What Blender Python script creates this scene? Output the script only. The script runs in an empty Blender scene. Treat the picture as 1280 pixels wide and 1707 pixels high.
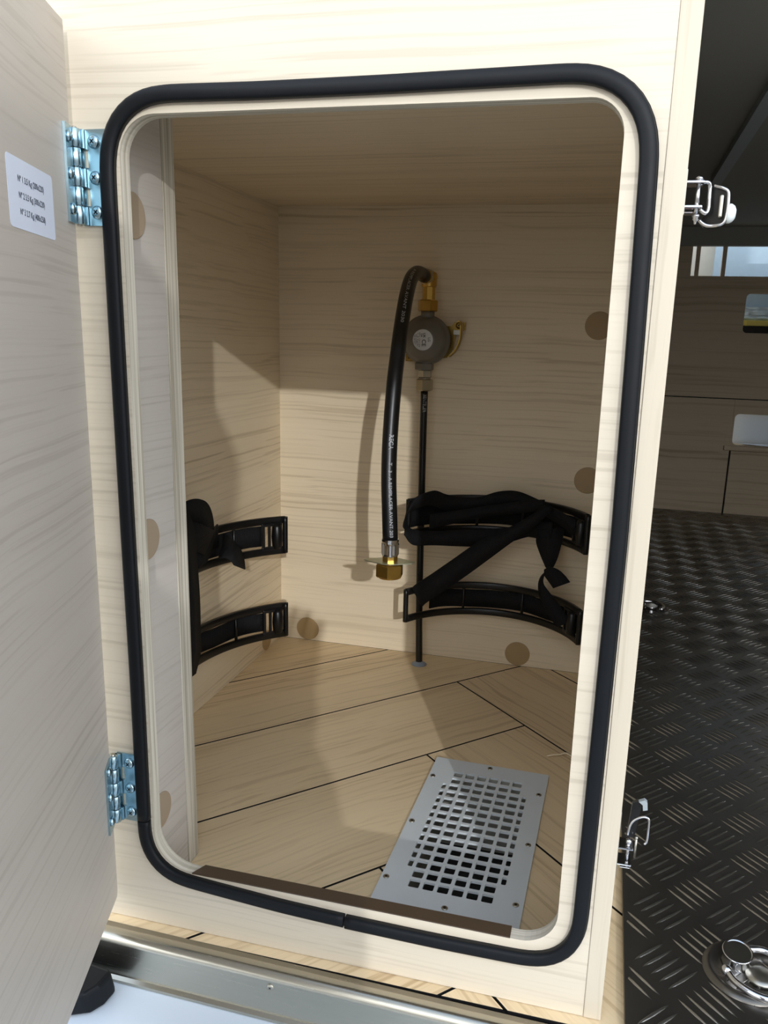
import bpy, bmesh, math, random
from mathutils import Vector, Matrix

random.seed(7)
SC = bpy.context.scene
COL = SC.collection
MM = 0.001
rad = math.radians

# ------------------------------------------------------------------ camera
cam_d = bpy.data.cameras.new('camera')
cam = bpy.data.objects.new('camera', cam_d)
COL.objects.link(cam)
R_ = Vector((0.9702061583090802, 0.2403589905433572, 0.030455968940660293))
U_ = Vector((-0.0841782082283668, 0.2165410743877974, 0.9726376470003822))
B_ = Vector((0.22718723476154606, -0.9462227638183076, 0.23032247305342446))
L_ = Vector((0.29355642813943145, -0.4508269842699272, 0.4311567810424866))
cam.matrix_world = Matrix(((R_.x, U_.x, B_.x, L_.x), (R_.y, U_.y, B_.y, L_.y), (R_.z, U_.z, B_.z, L_.z), (0, 0, 0, 1)))
cam_d.sensor_fit = 'HORIZONTAL'
cam_d.sensor_width = 36
cam_d.lens = 37.1627
cam_d.shift_x = -0.03626
cam_d.shift_y = 0.0178
cam_d.clip_start = 0.01
cam_d.clip_end = 200
SC.camera = cam

# ------------------------------------------------------------------ sky, sun, exposure
SUN = Vector((-0.435, 1.0, -0.346)).normalized()      # direction the sunlight travels
w = bpy.data.worlds.new('sky')
SC.world = w
w.use_nodes = True
nt = w.node_tree
# hazy bright sky: dim at the horizon, brightest midway up to light the locker, bluer overhead, the same all the way round
tcw = nt.nodes.new('ShaderNodeTexCoord')
sepw = nt.nodes.new('ShaderNodeSeparateXYZ')
nt.links.new(tcw.outputs['Generated'], sepw.inputs[0])
crw = nt.nodes.new('ShaderNodeValToRGB')
crw.color_ramp.interpolation = 'LINEAR'
els = crw.color_ramp.elements
els[0].position, els[0].color = 0.0, (0.36, 0.36, 0.36, 1)
els[1].position, els[1].color = 1.0, (0.22, 0.29, 0.40, 1)
for p_, c_ in ((0.12, (0.66, 0.68, 0.71, 1)), (0.28, (0.92, 0.95, 1.0, 1)), (0.50, (0.92, 0.96, 1.0, 1)), (0.74, (0.50, 0.57, 0.68, 1))):
    e_ = els.new(p_)
    e_.color = c_
nt.links.new(sepw.outputs['Z'], crw.inputs['Fac'])
bgn = nt.nodes['Background']
nt.links.new(crw.outputs['Color'], bgn.inputs['Color'])
bgn.inputs['Strength'].default_value = 3.5
sun_d = bpy.data.lights.new('sun', 'SUN')
sun_d.energy = 1.32
sun_d.angle = rad(0.7)
sun_d.color = (0.97, 0.98, 1.0)
sun = bpy.data.objects.new('sun', sun_d)
COL.objects.link(sun)
sun.location = (1.5, -3.5, 1.6)
sun.rotation_euler = SUN.to_track_quat('-Z', 'Y').to_euler()

vs = SC.view_settings
SC.display_settings.display_device = 'sRGB'
vs.view_transform = 'Standard'
vs.look = 'None'
vs.exposure = 0.0
vs.gamma = 1.0
vs.use_curve_mapping = False


# ------------------------------------------------------------------ materials
def lin(h):
    h = h.lstrip('#')
    o = []
    for i in (0, 2, 4):
        c = int(h[i:i + 2], 16) / 255
        o.append(c / 12.92 if c <= 0.04045 else ((c + 0.055) / 1.055) ** 2.4)
    return (*o, 1)


def base_mat(name):
    m = bpy.data.materials.new(name)
    m.use_nodes = True
    return m, m.node_tree, m.node_tree.nodes['Principled BSDF']


def plain(name, col, rough=0.5, metal=0.0, vary=0.08, scale=60, bump=0.0, bscale=400, spec=0.5, coat=0.0, stretch=(1, 1, 1)):
    """one colour with slight noise in tone and roughness"""
    m, t, p = base_mat(name)
    N, L = t.nodes, t.links
    tc = N.new('ShaderNodeTexCoord')
    mp = N.new('ShaderNodeMapping')
    mp.inputs['Scale'].default_value = stretch
    L.new(tc.outputs['Object'], mp.inputs['Vector'])
    nz = N.new('ShaderNodeTexNoise')
    nz.inputs['Scale'].default_value = scale
    nz.inputs['Detail'].default_value = 4
    L.new(mp.outputs['Vector'], nz.inputs['Vector'])
    mx = N.new('ShaderNodeMix')
    mx.data_type = 'RGBA'
    c = lin(col)
    mx.inputs['A'].default_value = (*[v * (1 - vary) for v in c[:3]], 1)
    mx.inputs['B'].default_value = (*[min(1, v * (1 + vary)) for v in c[:3]], 1)
    L.new(nz.outputs['Fac'], mx.inputs['Factor'])
    L.new(mx.outputs['Result'], p.inputs['Base Color'])
    p.inputs['Metallic'].default_value = metal
    p.inputs['Specular IOR Level'].default_value = spec
    p.inputs['Coat Weight'].default_value = coat
    mr = N.new('ShaderNodeMapRange')
    mr.inputs['To Min'].default_value = max(0.02, rough * 0.85)
    mr.inputs['To Max'].default_value = min(1, rough * 1.15)
    L.new(nz.outputs['Fac'], mr.inputs['Value'])
    L.new(mr.outputs['Result'], p.inputs['Roughness'])
    if bump:
        n2 = N.new('ShaderNodeTexNoise')
        n2.inputs['Scale'].default_value = bscale
        n2.inputs['Detail'].default_value = 3
        L.new(mp.outputs['Vector'], n2.inputs['Vector'])
        b = N.new('ShaderNodeBump')
        b.inputs['Strength'].default_value = bump
        b.inputs['Distance'].default_value = 0.001
        L.new(n2.outputs['Fac'], b.inputs['Height'])
        L.new(b.outputs['Normal'], p.inputs['Normal'])
    return m


def wood(name, light, dark, axis='x', fine=300.0, broad=26.0, contrast=0.46, rough=0.45, rotz=0.0, rnd=False, along=1.0, spec=0.4, warp=0.0022, grey=None):
    """melamine wood decor: thin dark lines along one axis over soft broad figure"""
    m, t, p = base_mat(name)
    N, L = t.nodes, t.links
    tc = N.new('ShaderNodeTexCoord')
    src = tc.outputs['Object']
    if rnd:
        oi = N.new('ShaderNodeObjectInfo')
        sc = N.new('ShaderNodeVectorMath')
        sc.operation = 'SCALE'
        comb = N.new('ShaderNodeCombineXYZ')
        for k in 'XYZ':
            L.new(oi.outputs['Random'], comb.inputs[k])
        L.new(comb.outputs[0], sc.inputs[0])
        sc.inputs['Scale'].default_value = 37.0
        ad = N.new('ShaderNodeVectorMath')
        L.new(src, ad.inputs[0])
        L.new(sc.outputs[0], ad.inputs[1])
        src = ad.outputs[0]
    rot = N.new('ShaderNodeMapping')
    rot.vector_type = 'POINT'
    rot.inputs['Rotation'].default_value = (0, 0, -rotz)
    L.new(src, rot.inputs['Vector'])
    # gentle waviness of the grain
    wn = N.new('ShaderNodeTexNoise')
    wn.inputs['Scale'].default_value = 7.0
    wn.inputs['Detail'].default_value = 1.5
    L.new(rot.outputs['Vector'], wn.inputs['Vector'])
    sub = N.new('ShaderNodeVectorMath')
    sub.operation = 'SUBTRACT'
    L.new(wn.outputs['Color'], sub.inputs[0])
    sub.inputs[1].default_value = (0.5, 0.5, 0.5)
    scl = N.new('ShaderNodeVectorMath')
    scl.operation = 'SCALE'
    scl.inputs['Scale'].default_value = warp * 4
    L.new(sub.outputs[0], scl.inputs[0])
    add = N.new('ShaderNodeVectorMath')
    L.new(rot.outputs['Vector'], add.inputs[0])
    L.new(scl.outputs[0], add.inputs[1])

    def layer(across, al, detail, rough_):
        mp = N.new('ShaderNodeMapping')
        s = [across] * 3
        s['xyz'.index(axis)] = al
        mp.inputs['Scale'].default_value = s
        L.new(add.outputs[0], mp.inputs['Vector'])
        nz = N.new('ShaderNodeTexNoise')
        nz.inputs['Scale'].default_value = 1.0
        nz.inputs['Detail'].default_value = detail
        nz.inputs['Roughness'].default_value = rough_
        L.new(mp.outputs['Vector'], nz.inputs['Vector'])
        return nz.outputs['Fac']

    def ramp(f, a, b):
        r = N.new('ShaderNodeMapRange')
        r.inputs['From Min'].default_value = a
        r.inputs['From Max'].default_value = b
        r.interpolation_type = 'SMOOTHSTEP'
        L.new(f, r.inputs['Value'])
        return r.outputs['Result']
    f1 = ramp(layer(fine, 1.5 * along, 2.0, 0.5), 0.50, 0.68)
    f2 = ramp(layer(broad, 0.7 * along, 2, 0.5), 0.30, 0.72)
    f3 = ramp(layer(fine * 2.2, 6 * along, 2, 0.5), 0.5, 0.8)
    mul = N.new('ShaderNodeMath')
    mul.operation = 'MULTIPLY'
    L.new(f1, mul.inputs[0])
    mad = N.new('ShaderNodeMath')
    mad.operation = 'MULTIPLY_ADD'
    L.new(f2, mad.inputs[0])
    mad.inputs[1].default_value = 0.6
    mad.inputs[2].default_value = 0.3
    L.new(mad.outputs[0], mul.inputs[1])
    s2 = N.new('ShaderNodeMath')
    s2.operation = 'MULTIPLY_ADD'
    L.new(f3, s2.inputs[0])
    s2.inputs[1].default_value = 0.22
    L.new(mul.outputs[0], s2.inputs[2])
    s3 = N.new('ShaderNodeMath')
    s3.operation = 'MULTIPLY_ADD'
    L.new(f2, s3.inputs[0])
    s3.inputs[1].default_value = 0.28
    L.new(s2.outputs[0], s3.inputs[2])
    cl = N.new('ShaderNodeMath')
    cl.operation = 'MULTIPLY'
    cl.use_clamp = True
    L.new(s3.outputs[0], cl.inputs[0])
    cl.inputs[1].default_value = contrast
    mx = N.new('ShaderNodeMix')
    mx.data_type = 'RGBA'
    mx.inputs['A'].default_value = lin(light)
    mx.inputs['B'].default_value = lin(dark)
    L.new(cl.outputs[0], mx.inputs['Factor'])
    out = mx.outputs['Result']
    L.new(out, p.inputs['Base Color'])
    p.inputs['Roughness'].default_value = rough
    p.inputs['Specular IOR Level'].default_value = spec
    b = N.new('ShaderNodeBump')
    b.inputs['Strength'].default_value = 0.12
    b.inputs['Distance'].default_value = 0.0006
    b.invert = True
    L.new(cl.outputs[0], b.inputs['Height'])
    L.new(b.outputs['Normal'], p.inputs['Normal'])
    return m


def ply(name, axis='y', step=0.0011):
    """plywood edge: thin pale and tan layers stacked along an axis"""
    m, t, p = base_mat(name)
    N, L = t.nodes, t.links
    tc = N.new('ShaderNodeTexCoord')
    mp = N.new('ShaderNodeMapping')
    s = [6.0] * 3
    s['xyz'.index(axis)] = 1.0 / step / 2
    mp.inputs['Scale'].default_value = s
    L.new(tc.outputs['Object'], mp.inputs['Vector'])
    nz = N.new('ShaderNodeTexNoise')
    nz.inputs['Scale'].default_value = 1.0
    nz.inputs['Detail'].default_value = 2
    L.new(mp.outputs['Vector'], nz.inputs['Vector'])
    cr = N.new('ShaderNodeValToRGB')
    cr.color_ramp.elements[0].position = 0.36
    cr.color_ramp.elements[0].color = lin('#a9a18f')
    cr.color_ramp.elements[1].position = 0.62
    cr.color_ramp.elements[1].color = lin('#d3ccbc')
    L.new(nz.outputs['Fac'], cr.inputs['Fac'])
    L.new(cr.outputs['Color'], p.inputs['Base Color'])
    p.inputs['Roughness'].default_value = 0.7
    p.inputs['Specular IOR Level'].default_value = 0.25
    return m


BOARD_L, BOARD_D = '#e7d7ba', '#a28b67'  # inside boards, toned lighter than the front to brighten the interior
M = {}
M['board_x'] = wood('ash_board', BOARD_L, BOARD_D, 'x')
M['board_front'] = wood('ash_front_dimmed', '#d4c9b5', '#a0937e', 'x')  # same board as inside, darkened in colour to offset the stronger outdoor light
M['board_return'] = wood('ash_return_shade', '#c6bfb6', '#9c948a', 'y')  # grey cast of shade and reflected blue sky put into the board colour
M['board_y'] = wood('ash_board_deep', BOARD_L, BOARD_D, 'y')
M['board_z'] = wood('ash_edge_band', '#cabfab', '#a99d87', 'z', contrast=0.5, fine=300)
M['board_door'] = wood('ash_door_shade', '#bfb7ad', '#988f84', 'x', rotz=math.atan2(-0.944, 0.33))  # board greyed too, carrying the reflected sky tint in its colour
M['oak'] = wood('oak_vinyl', '#e6cfa8', '#a2845a', 'x', fine=240, broad=15, contrast=0.52, rough=0.42, rnd=True, along=0.6, warp=0.005, spec=0.45)
M['ply_y'] = ply('plywood_edge')
M['joint'] = plain('dark_joint', '#0d0a08', 0.9)
M['cap'] = plain('cover_cap_tan', '#a98f66', 0.5, vary=0.03)
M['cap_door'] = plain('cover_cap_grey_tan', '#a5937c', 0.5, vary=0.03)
M['rubber'] = plain('black_rubber', '#0d1014', 0.5, vary=0.15, scale=90, bump=0.05, bscale=300, spec=0.22)
M['plastic'] = plain('black_plastic', '#0b0b0c', 0.35, vary=0.1, bump=0.08, bscale=900, spec=0.45)
M['hose'] = plain('black_hose', '#0c0d0f', 0.36, vary=0.1, spec=0.5, bump=0.04, bscale=200)
M['pipe'] = plain('black_pipe', '#0d0c0b', 0.35, vary=0.1)
M['brass'] = plain('brass', '#cfa95a', 0.30, 1.0, 0.12, 200)
M['zinc_gold'] = plain('yellow_zinc', '#a58a4a', 0.35, 1.0, 0.25, 120)
M['zinc_pale'] = plain('pale_zinc', '#c3c6ad', 0.35, 0.9, 0.12, 120)
M['zinc_blue'] = plain('blue_zinc', '#a9c4cf', 0.26, 1.0, 0.10, 80)
M['chrome'] = plain('chrome', '#d5d5d8', 0.10, 1.0, 0.04)
M['steel'] = plain('dull_steel', '#b6b2a6', 0.33, 1.0, 0.08)
M['nickel'] = plain('nickel_nut', '#a39a85', 0.3, 1.0, 0.1)
M['cast'] = plain('grey_casting', '#77726a', 0.5, 0.35, 0.06, 150, 0.1, 900)
M['vent'] = plain('vent_anodised', '#dbe2e5', 0.45, 0.15, 0.04, 40, 0.03, 1500)
M['silver_label'] = plain('silver_label', '#cfcfcd', 0.35, 0.5, 0.03)
M['ink'] = plain('black_ink', '#161616', 0.6)
M['ink_white'] = plain('white_ink', '#b9bcc0', 0.6, vary=0.2, scale=900)
M['paper'] = plain('label_paper', '#d5dcea', 0.6, vary=0.02)
M['ink_grey'] = plain('grey_ink', '#464c5c', 0.6)
M['plate'] = plain('tread_plate', '#6e6a63', 0.30, 0.9, 0.12, 30, 0.10, 160)
M['bar'] = plain('tread_bar', '#a9a69f', 0.24, 0.95, 0.1, 120)
M['sill'] = plain('brushed_sill', '#b5b1a4', 0.26, 1.0, 0.06, 40, 0.06, 60, stretch=(1, 14, 14))
M['strip'] = plain('brown_strip', '#4a3b2c', 0.42, vary=0.06)
M['white'] = plain('white_paint', '#cbd5df', 0.25, vary=0.02, scale=10, spec=0.5)
M['white_cap'] = plain('white_rubber', '#e6ecec', 0.5, vary=0.02)
M['dark_ceiling'] = plain('dark_underside', '#94948e', 0.7, vary=0.08, scale=8)
M['rail_grey'] = plain('dark_rail', '#9aa3a8', 0.5, vary=0.06)
M['partition'] = wood('partition_board', '#c4b296', '#988568', 'x', fine=120, broad=12, contrast=0.7, rough=0.5)
M['asphalt'] = plain('asphalt', '#7f7c75', 0.9, vary=0.1, scale=40, bump=0.6, bscale=120)
M['foam'] = plain('black_coarse_mat', '#2a2927', 0.9, vary=0.9, scale=260, bump=1.0, bscale=240)
M['duct'] = plain('duct_lining', '#a8a59a', 0.7, vary=0.05)
M['sealant'] = plain('blue_grey_sealant', '#8f9aa8', 0.45, vary=0.1)
M['chip'] = plain('wood_shaving', '#e6d6b6', 0.8)
M['grey_panel'] = plain('grey_panel', '#a5a297', 0.6)
M['blue_panel'] = plain('blue_grey_panel', '#8fa3b0', 0.5)
M['yellow'] = plain('yellow_metal', '#b8a64a', 0.45, 0.2)
M['quilt'] = plain('silver_quilt', '#a9b7bf', 0.35, 0.5, 0.15, 60, 0.6, 90)
M['cloth'] = plain('grey_cloth', '#77777a', 0.9, vary=0.15, bump=0.2)
M['skin'] = plain('skin', '#c99b80', 0.55, vary=0.05)
M['hair'] = plain('dark_hair', '#241a14', 0.7, vary=0.3, bump=0.4, bscale=200)


def webbing():
    m, t, p = base_mat('black_webbing')
    N, L = t.nodes, t.links
    tc = N.new('ShaderNodeTexCoord')
    wv = N.new('ShaderNodeTexWave')
    wv.inputs['Scale'].default_value = 260
    wv.inputs['Distortion'].default_value = 1.0
    L.new(tc.outputs['Object'], wv.inputs['Vector'])
    nz = N.new('ShaderNodeTexNoise')
    nz.inputs['Scale'].default_value = 900
    L.new(tc.outputs['Object'], nz.inputs['Vector'])
    cr = N.new('ShaderNodeValToRGB')
    cr.color_ramp.elements[0].position = 0.3
    cr.color_ramp.elements[0].color = lin('#0a0a0b')
    cr.color_ramp.elements[1].position = 0.85
    cr.color_ramp.elements[1].color = lin('#1d1d1f')
    L.new(nz.outputs['Fac'], cr.inputs['Fac'])
    L.new(cr.outputs['Color'], p.inputs['Base Color'])
    p.inputs['Roughness'].default_value = 0.8
    p.inputs['Specular IOR Level'].default_value = 0.25
    b = N.new('ShaderNodeBump')
    b.inputs['Strength'].default_value = 0.3
    b.inputs['Distance'].default_value = 0.0004
    L.new(wv.outputs['Fac'], b.inputs['Height'])
    L.new(b.outputs['Normal'], p.inputs['Normal'])
    return m


M['webbing'] = webbing()


# ------------------------------------------------------------------ mesh helper (coordinates in millimetres)
def V(*a):
    return Vector(a if len(a) == 3 else a[0])


def catmull(pts, n=6, closed=False):
    P = [Vector(p) for p in pts]
    out = []
    N = len(P)
    rng = range(N if closed else N - 1)
    for i in rng:
        p1, p2 = P[i], P[(i + 1) % N]
        p0 = P[i - 1] if (closed or i > 0) else p1 * 2 - p2
        p3 = P[(i + 2) % N] if (closed or i + 2 < N) else p2 * 2 - p1
        for k in range(n):
            t = k / n
            out.append(0.5 * ((2 * p1) + (p2 - p0) * t + (2 * p0 - 5 * p1 + 4 * p2 - p3) * t * t + (3 * p1 - p0 - 3 * p2 + p3) * t ** 3))
    if not closed:
        out.append(P[-1].copy())
    return out


class MB:
    def __init__(self, xf=None):
        self.bm = bmesh.new()
        self.xf = xf or Matrix.Identity(4)
        self.mi = 0

    def v(self, p):
        return self.bm.verts.new(self.xf @ Vector(p))

    def f(self, vs, smooth=False):
        try:
            fc = self.bm.faces.new(vs)
        except ValueError:
            return None
        fc.smooth = smooth
        fc.material_index = self.mi
        return fc

    def box(self, x0, x1, y0, y1, z0, z1, bev=0.0, seg=2):
        vs = [self.v((x, y, z)) for x in (x0, x1) for y in (y0, y1) for z in (z0, z1)]
        fs = [(0, 1, 3, 2), (4, 6, 7, 5), (0, 4, 5, 1), (2, 3, 7, 6), (0, 2, 6, 4), (1, 5, 7, 3)]
        faces = [self.f([vs[i] for i in q]) for q in fs]
        if bev > 0:
            es = list({e for fc in faces for e in fc.edges})
            bmesh.ops.bevel(self.bm, geom=es, offset=bev, segments=seg, profile=0.5, affect='EDGES', clamp_overlap=True, material=-1)
        return self

    def ring(self, c, a, b, r, seg):
        return [self.v(c + a * (r * math.cos(2 * math.pi * i / seg)) + b * (r * math.sin(2 * math.pi * i / seg))) for i in range(seg)]

    def lathe(self, p0, d, prof, seg=32, smooth=True, caps=True, phase=0.0):
        """prof: list of (distance along d, radius)"""
        p0 = Vector(p0)
        d = Vector(d).normalized()
        a = d.orthogonal().normalized()
        b = d.cross(a)
        if phase:
            a, b = a * math.cos(phase) + b * math.sin(phase), b * math.cos(phase) - a * math.sin(phase)
        rings = [self.ring(p0 + d * t, a, b, max(r, 1e-4), seg) for t, r in prof]
        for r0, r1 in zip(rings, rings[1:]):
            for i in range(seg):
                j = (i + 1) % seg
                self.f([r0[i], r0[j], r1[j], r1[i]], smooth)
        if caps:
            self.f(rings[0][::-1])
            self.f(rings[-1])
        return self

    def cyl(self, p0, p1, r, seg=24, r1=None, ch=0.0):
        p0, p1 = Vector(p0), Vector(p1)
        L = (p1 - p0).length
        r1 = r if r1 is None else r1
        if ch:
            prof = [(0, r - ch), (ch, r), (L - ch, r1), (L, r1 - ch)]
        else:
            prof = [(0, r), (L, r1)]
        # hard shading for hexagons, smooth for round
        rings_smooth = seg > 8
        return self.lathe(p0, p1 - p0, prof, seg, rings_smooth)

    def hexnut(self, p0, p1, r, ch=0.8, phase=0.0):
        p0, p1 = Vector(p0), Vector(p1)
        L = (p1 - p0).length
        return self.lathe(p0, p1 - p0, [(0, r - ch), (ch, r), (L - ch, r), (L, r - ch)], 6, False, True, phase)

    def tube(self, pts, r, seg=12, closed=False, smooth=True):
        pts = [Vector(p) for p in pts]
        n = len(pts)
        rr = r if isinstance(r, (list, tuple)) else [r] * n
        tang = []
        for i in range(n):
            if closed:
                t = pts[(i + 1) % n] - pts[i - 1]
            else:
                t = pts[min(i + 1, n - 1)] - pts[max(i - 1, 0)]
            tang.append(t.normalized())
        a = tang[0].orthogonal().normalized()
        rings = []
        for i in range(n):
            a = (a - tang[i] * a.dot(tang[i])).normalized()
            b = tang[i].cross(a)
            rings.append(self.ring(pts[i], a, b, rr[i], seg))
        pairs = list(zip(rings, rings[1:]))
        for r0, r1 in pairs:
            for i in range(seg):
                j = (i + 1) % seg
                self.f([r0[i], r0[j], r1[j], r1[i]], smooth)
        if closed:
            r0, r1 = rings[-1], rings[0]
            # find best twist offset
            off = min(range(seg), key=lambda k: (r0[0].co - r1[k].co).length)
            for i in range(seg):
                self.f([r0[i], r0[(i + 1) % seg], r1[(i + 1 + off) % seg], r1[(i + off) % seg]], smooth)
        else:
            self.f(rings[0][::-1])
            self.f(rings[-1])
        return self

    def sweep(self, pts, prof, up, closed=False, smooth=True):
        """sweep a 2-D profile (side, height) along pts; height is along up"""
        pts = [Vector(p) for p in pts]
        up = Vector(up).normalized()
        n = len(pts)
        rings = []
        for i in range(n):
            if closed:
                t = pts[(i + 1) % n] - pts[i - 1]
            else:
                t = pts[min(i + 1, n - 1)] - pts[max(i - 1, 0)]
            t.normalize()
            s = t.cross(up).normalized()
            rings.append([self.v(pts[i] + s * a + up * b) for a, b in prof])
        m = len(prof)
        seq = list(zip(rings, rings[1:])) + ([(rings[-1], rings[0])] if closed else [])
        for r0, r1 in seq:
            for i in range(m):
                j = (i + 1) % m
                self.f([r0[i], r0[j], r1[j], r1[i]], smooth)
        if not closed:
            self.f(rings[0][::-1])
            self.f(rings[-1])
        return self

    def ribbon(self, spec, th=1.2, n=7):
        """spec: list of (centre, half-width vector); a flat webbing band with thickness"""
        C = catmull([s[0] for s in spec], n)
        S = catmull([s[1] for s in spec], n)
        rings = []
        N = len(C)
        for i in range(N):
            t = (C[min(i + 1, N - 1)] - C[max(i - 1, 0)]).normalized()
            s = S[i]
            nn = t.cross(s)
            if nn.length < 1e-6:
                nn = t.orthogonal()
            nn = nn.normalized() * th * 0.5
            rings.append([self.v(C[i] - s - nn), self.v(C[i] + s - nn), self.v(C[i] + s + nn), self.v(C[i] - s + nn)])
        for r0, r1 in zip(rings, rings[1:]):
            for i in range(4):
                j = (i + 1) % 4
                self.f([r0[i], r0[j], r1[j], r1[i]], i in (0, 2))
        self.f(rings[0][::-1])
        self.f(rings[-1])
        return self

    def plate(self, outer, holes, to3, depth, side_mi=None, hole_mi=None):
        """flat plate with holes: 2-D loops, to3(u, v, d) maps to 3-D, extruded from d=0 to d=depth"""
        bm = self.bm
        loops = [outer] + holes
        fr, es = [], []
        for lp in loops:
            vs = [bm.verts.new(Vector((u, v, 0))) for u, v in lp]
            fr.append(vs)
            for i in range(len(vs)):
                es.append(bm.edges.new((vs[i], vs[(i + 1) % len(vs)])))
        res = bmesh.ops.triangle_fill(bm, edges=es, use_beauty=True, use_dissolve=False, normal=(0, 0, 1))
        faces = [g for g in res['geom'] if isinstance(g, bmesh.types.BMFace)]
        bk = {}
        for vs in fr:
            for v_ in vs:
                bk[v_] = bm.verts.new(self.xf @ Vector(to3(v_.co.x, v_.co.y, depth)))
        for fc in faces:
            fc.material_index = self.mi
            self.f([bk[q] for q in fc.verts][::-1])
        for li, vs in enumerate(fr):
            for i in range(len(vs)):
                a, b = vs[i], vs[(i + 1) % len(vs)]
                q = self.f([a, b, bk[b], bk[a]])
                if q:
                    q.material_index = (hole_mi if li else side_mi) if (hole_mi if li else side_mi) is not None else self.mi
        for vs in fr:
            for v_ in vs:
                v_.co = self.xf @ Vector(to3(v_.co.x, v_.co.y, 0))
        return self

    def sphere(self, c, r, sc=(1, 1, 1), seg=16, rings=10):
        c = Vector(c)
        prev = None
        top = self.v(c + Vector((0, 0, r * sc[2])))
        bot = self.v(c - Vector((0, 0, r * sc[2])))
        rows = []
        for k in range(1, rings):
            th = math.pi * k / rings
            rows.append([self.v(c + Vector((r * sc[0] * math.sin(th) * math.cos(2 * math.pi * i / seg), r * sc[1] * math.sin(th) * math.sin(2 * math.pi * i / seg), r * sc[2] * math.cos(th)))) for i in range(seg)])
        for i in range(seg):
            j = (i + 1) % seg
            self.f([top, rows[0][i], rows[0][j]], True)
            self.f([bot, rows[-1][j], rows[-1][i]], True)
        for r0, r1 in zip(rows, rows[1:]):
            for i in range(seg):
                j = (i + 1) % seg
                self.f([r0[i], r1[i], r1[j], r0[j]], True)
        return self

    def text(self, s, size, mapf, width=None, align='CENTER', bold=0.0):
        cu = bpy.data.curves.new('lettering', 'FONT')
        cu.body = s
        cu.size = size
        cu.align_x = align
        cu.align_y = 'CENTER'
        cu.resolution_u = 3
        cu.offset = bold
        ob = bpy.data.objects.new('lettering', cu)
        COL.objects.link(ob)
        dg = bpy.context.evaluated_depsgraph_get()
        me = bpy.data.meshes.new_from_object(ob.evaluated_get(dg))
        xs = [v.co.x for v in me.vertices]
        k = 1.0
        if width and xs:
            k = width / (max(xs) - min(xs))
        x0 = min(xs) if align == 'LEFT' else (max(xs) + min(xs)) / 2
        vv = [self.v(mapf((v.co.x - x0) * k, v.co.y)) for v in me.vertices]
        for pl in me.polygons:
            self.f([vv[i] for i in pl.vertices])
        bpy.data.objects.remove(ob)
        bpy.data.curves.remove(cu)
        bpy.data.meshes.remove(me)
        return self

    def build(self, name, mats, parent=None, label=None, recalc=True, smooth_angle=None):
        bm = self.bm
        if recalc:
            bmesh.ops.recalc_face_normals(bm, faces=bm.faces)
        off = Vector((0, 0, 0))
        q = parent
        while q is not None:
            off += q.location
            q = q.parent
        for v_ in bm.verts:
            v_.co = v_.co * MM - off
        me = bpy.data.meshes.new(name)
        bm.to_mesh(me)
        bm.free()
        for mt in (mats if isinstance(mats, (list, tuple)) else [mats]):
            me.materials.append(M[mt] if isinstance(mt, str) else mt)
        ob = bpy.data.objects.new(name, me)
        COL.objects.link(ob)
        if parent is not None:
            ob.parent = parent
        if label:
            ob['label'] = label
        return ob


def thing(name, label, cat, loc=(0, 0, 0), group=None):
    o = bpy.data.objects.new(name, None)
    COL.objects.link(o)
    o.location = Vector(loc) * MM
    o.empty_display_size = 0.02
    return tag(o, label, cat, group)


def tag(o, label, cat, group=None):
    o['label'] = label
    o['category'] = cat
    if group:
        o['group'] = group
    return o


def struct(o):
    o['kind'] = 'structure'
    return o


def rrect(x0, x1, z0, z1, r, n=10):
    out = []
    rs = r if isinstance(r, tuple) else (r, r, r, r)      # top right, top left, bottom left, bottom right
    for cx, cz, a0, r in ((x1 - rs[0], z1 - rs[0], 0, rs[0]), (x0 + rs[1], z1 - rs[1], 90, rs[1]), (x0 + rs[2], z0 + rs[2], 180, rs[2]), (x1 - rs[3], z0 + rs[3], 270, rs[3])):
        for k in range(n + 1):
            a = rad(a0 + 90 * k / n)
            out.append((cx + r * math.cos(a), cz + r * math.sin(a)))
    return out


def screw_head(mb, c, d, r, h=None, slot=True):
    """pan head with a cross recess"""
    d = Vector(d).normalized()
    h = h or r * 0.5
    mb.lathe(c, d, [(0, r), (h * 0.35, r), (h * 0.75, r * 0.8), (h, r * 0.5)], 16)
    if slot:
        a = d.orthogonal().normalized()
        b = d.cross(a)
        c = Vector(c) + d * h
        for u, v_ in ((a, b), (b, a)):
            q = [c + u * (r * .42) * s + v_ * (r * .10) * t + d * 0.02 for s, t in ((-1, -1), (1, -1), (1, 1), (-1, 1))]
            mi = mb.mi
            mb.mi = 1
            mb.f([mb.v(p) for p in q])
            mb.mi = mi


W, H, ZB, XR, D, HC, XL, T = 290.0, 553.2, 48.6, 311.3, 567.0, 591.5, -141.5, 9.9
RX0, RX1 = 311.45, 322.6          # right side panel of the locker

# ------------------------------------------------------------------ setting: floor of vinyl planks
VX0, VX1, VY0, VY1 = 158.0, 253.0, 78.0, 272.0      # air hole under the vent

floor_o = MB()
floor_o.plate([(-300, -19), (345, -19), (345, D + 14), (-300, D + 14)], [[(VX0, VY0), (VX0, VY1), (VX1, VY1), (VX1, VY0)]],
              lambda u, v, d: (u, v, -3.1 - d), 28)
floor_o = struct(floor_o.build('floor', 'joint'))


def clip(poly, nx, ny, c):
    out = []
    for i in range(len(poly)):
        a, b = poly[i], poly[(i + 1) % len(poly)]
        da, db = nx * a[0] + ny * a[1] - c, nx * b[0] + ny * b[1] - c
        if da <= 0:
            out.append(a)
        if (da < 0 < db) or (db < 0 < da):
            t = da / (da - db)
            out.append((a[0] + (b[0] - a[0]) * t, a[1] + (b[1] - a[1]) * t))
    return out


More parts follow.
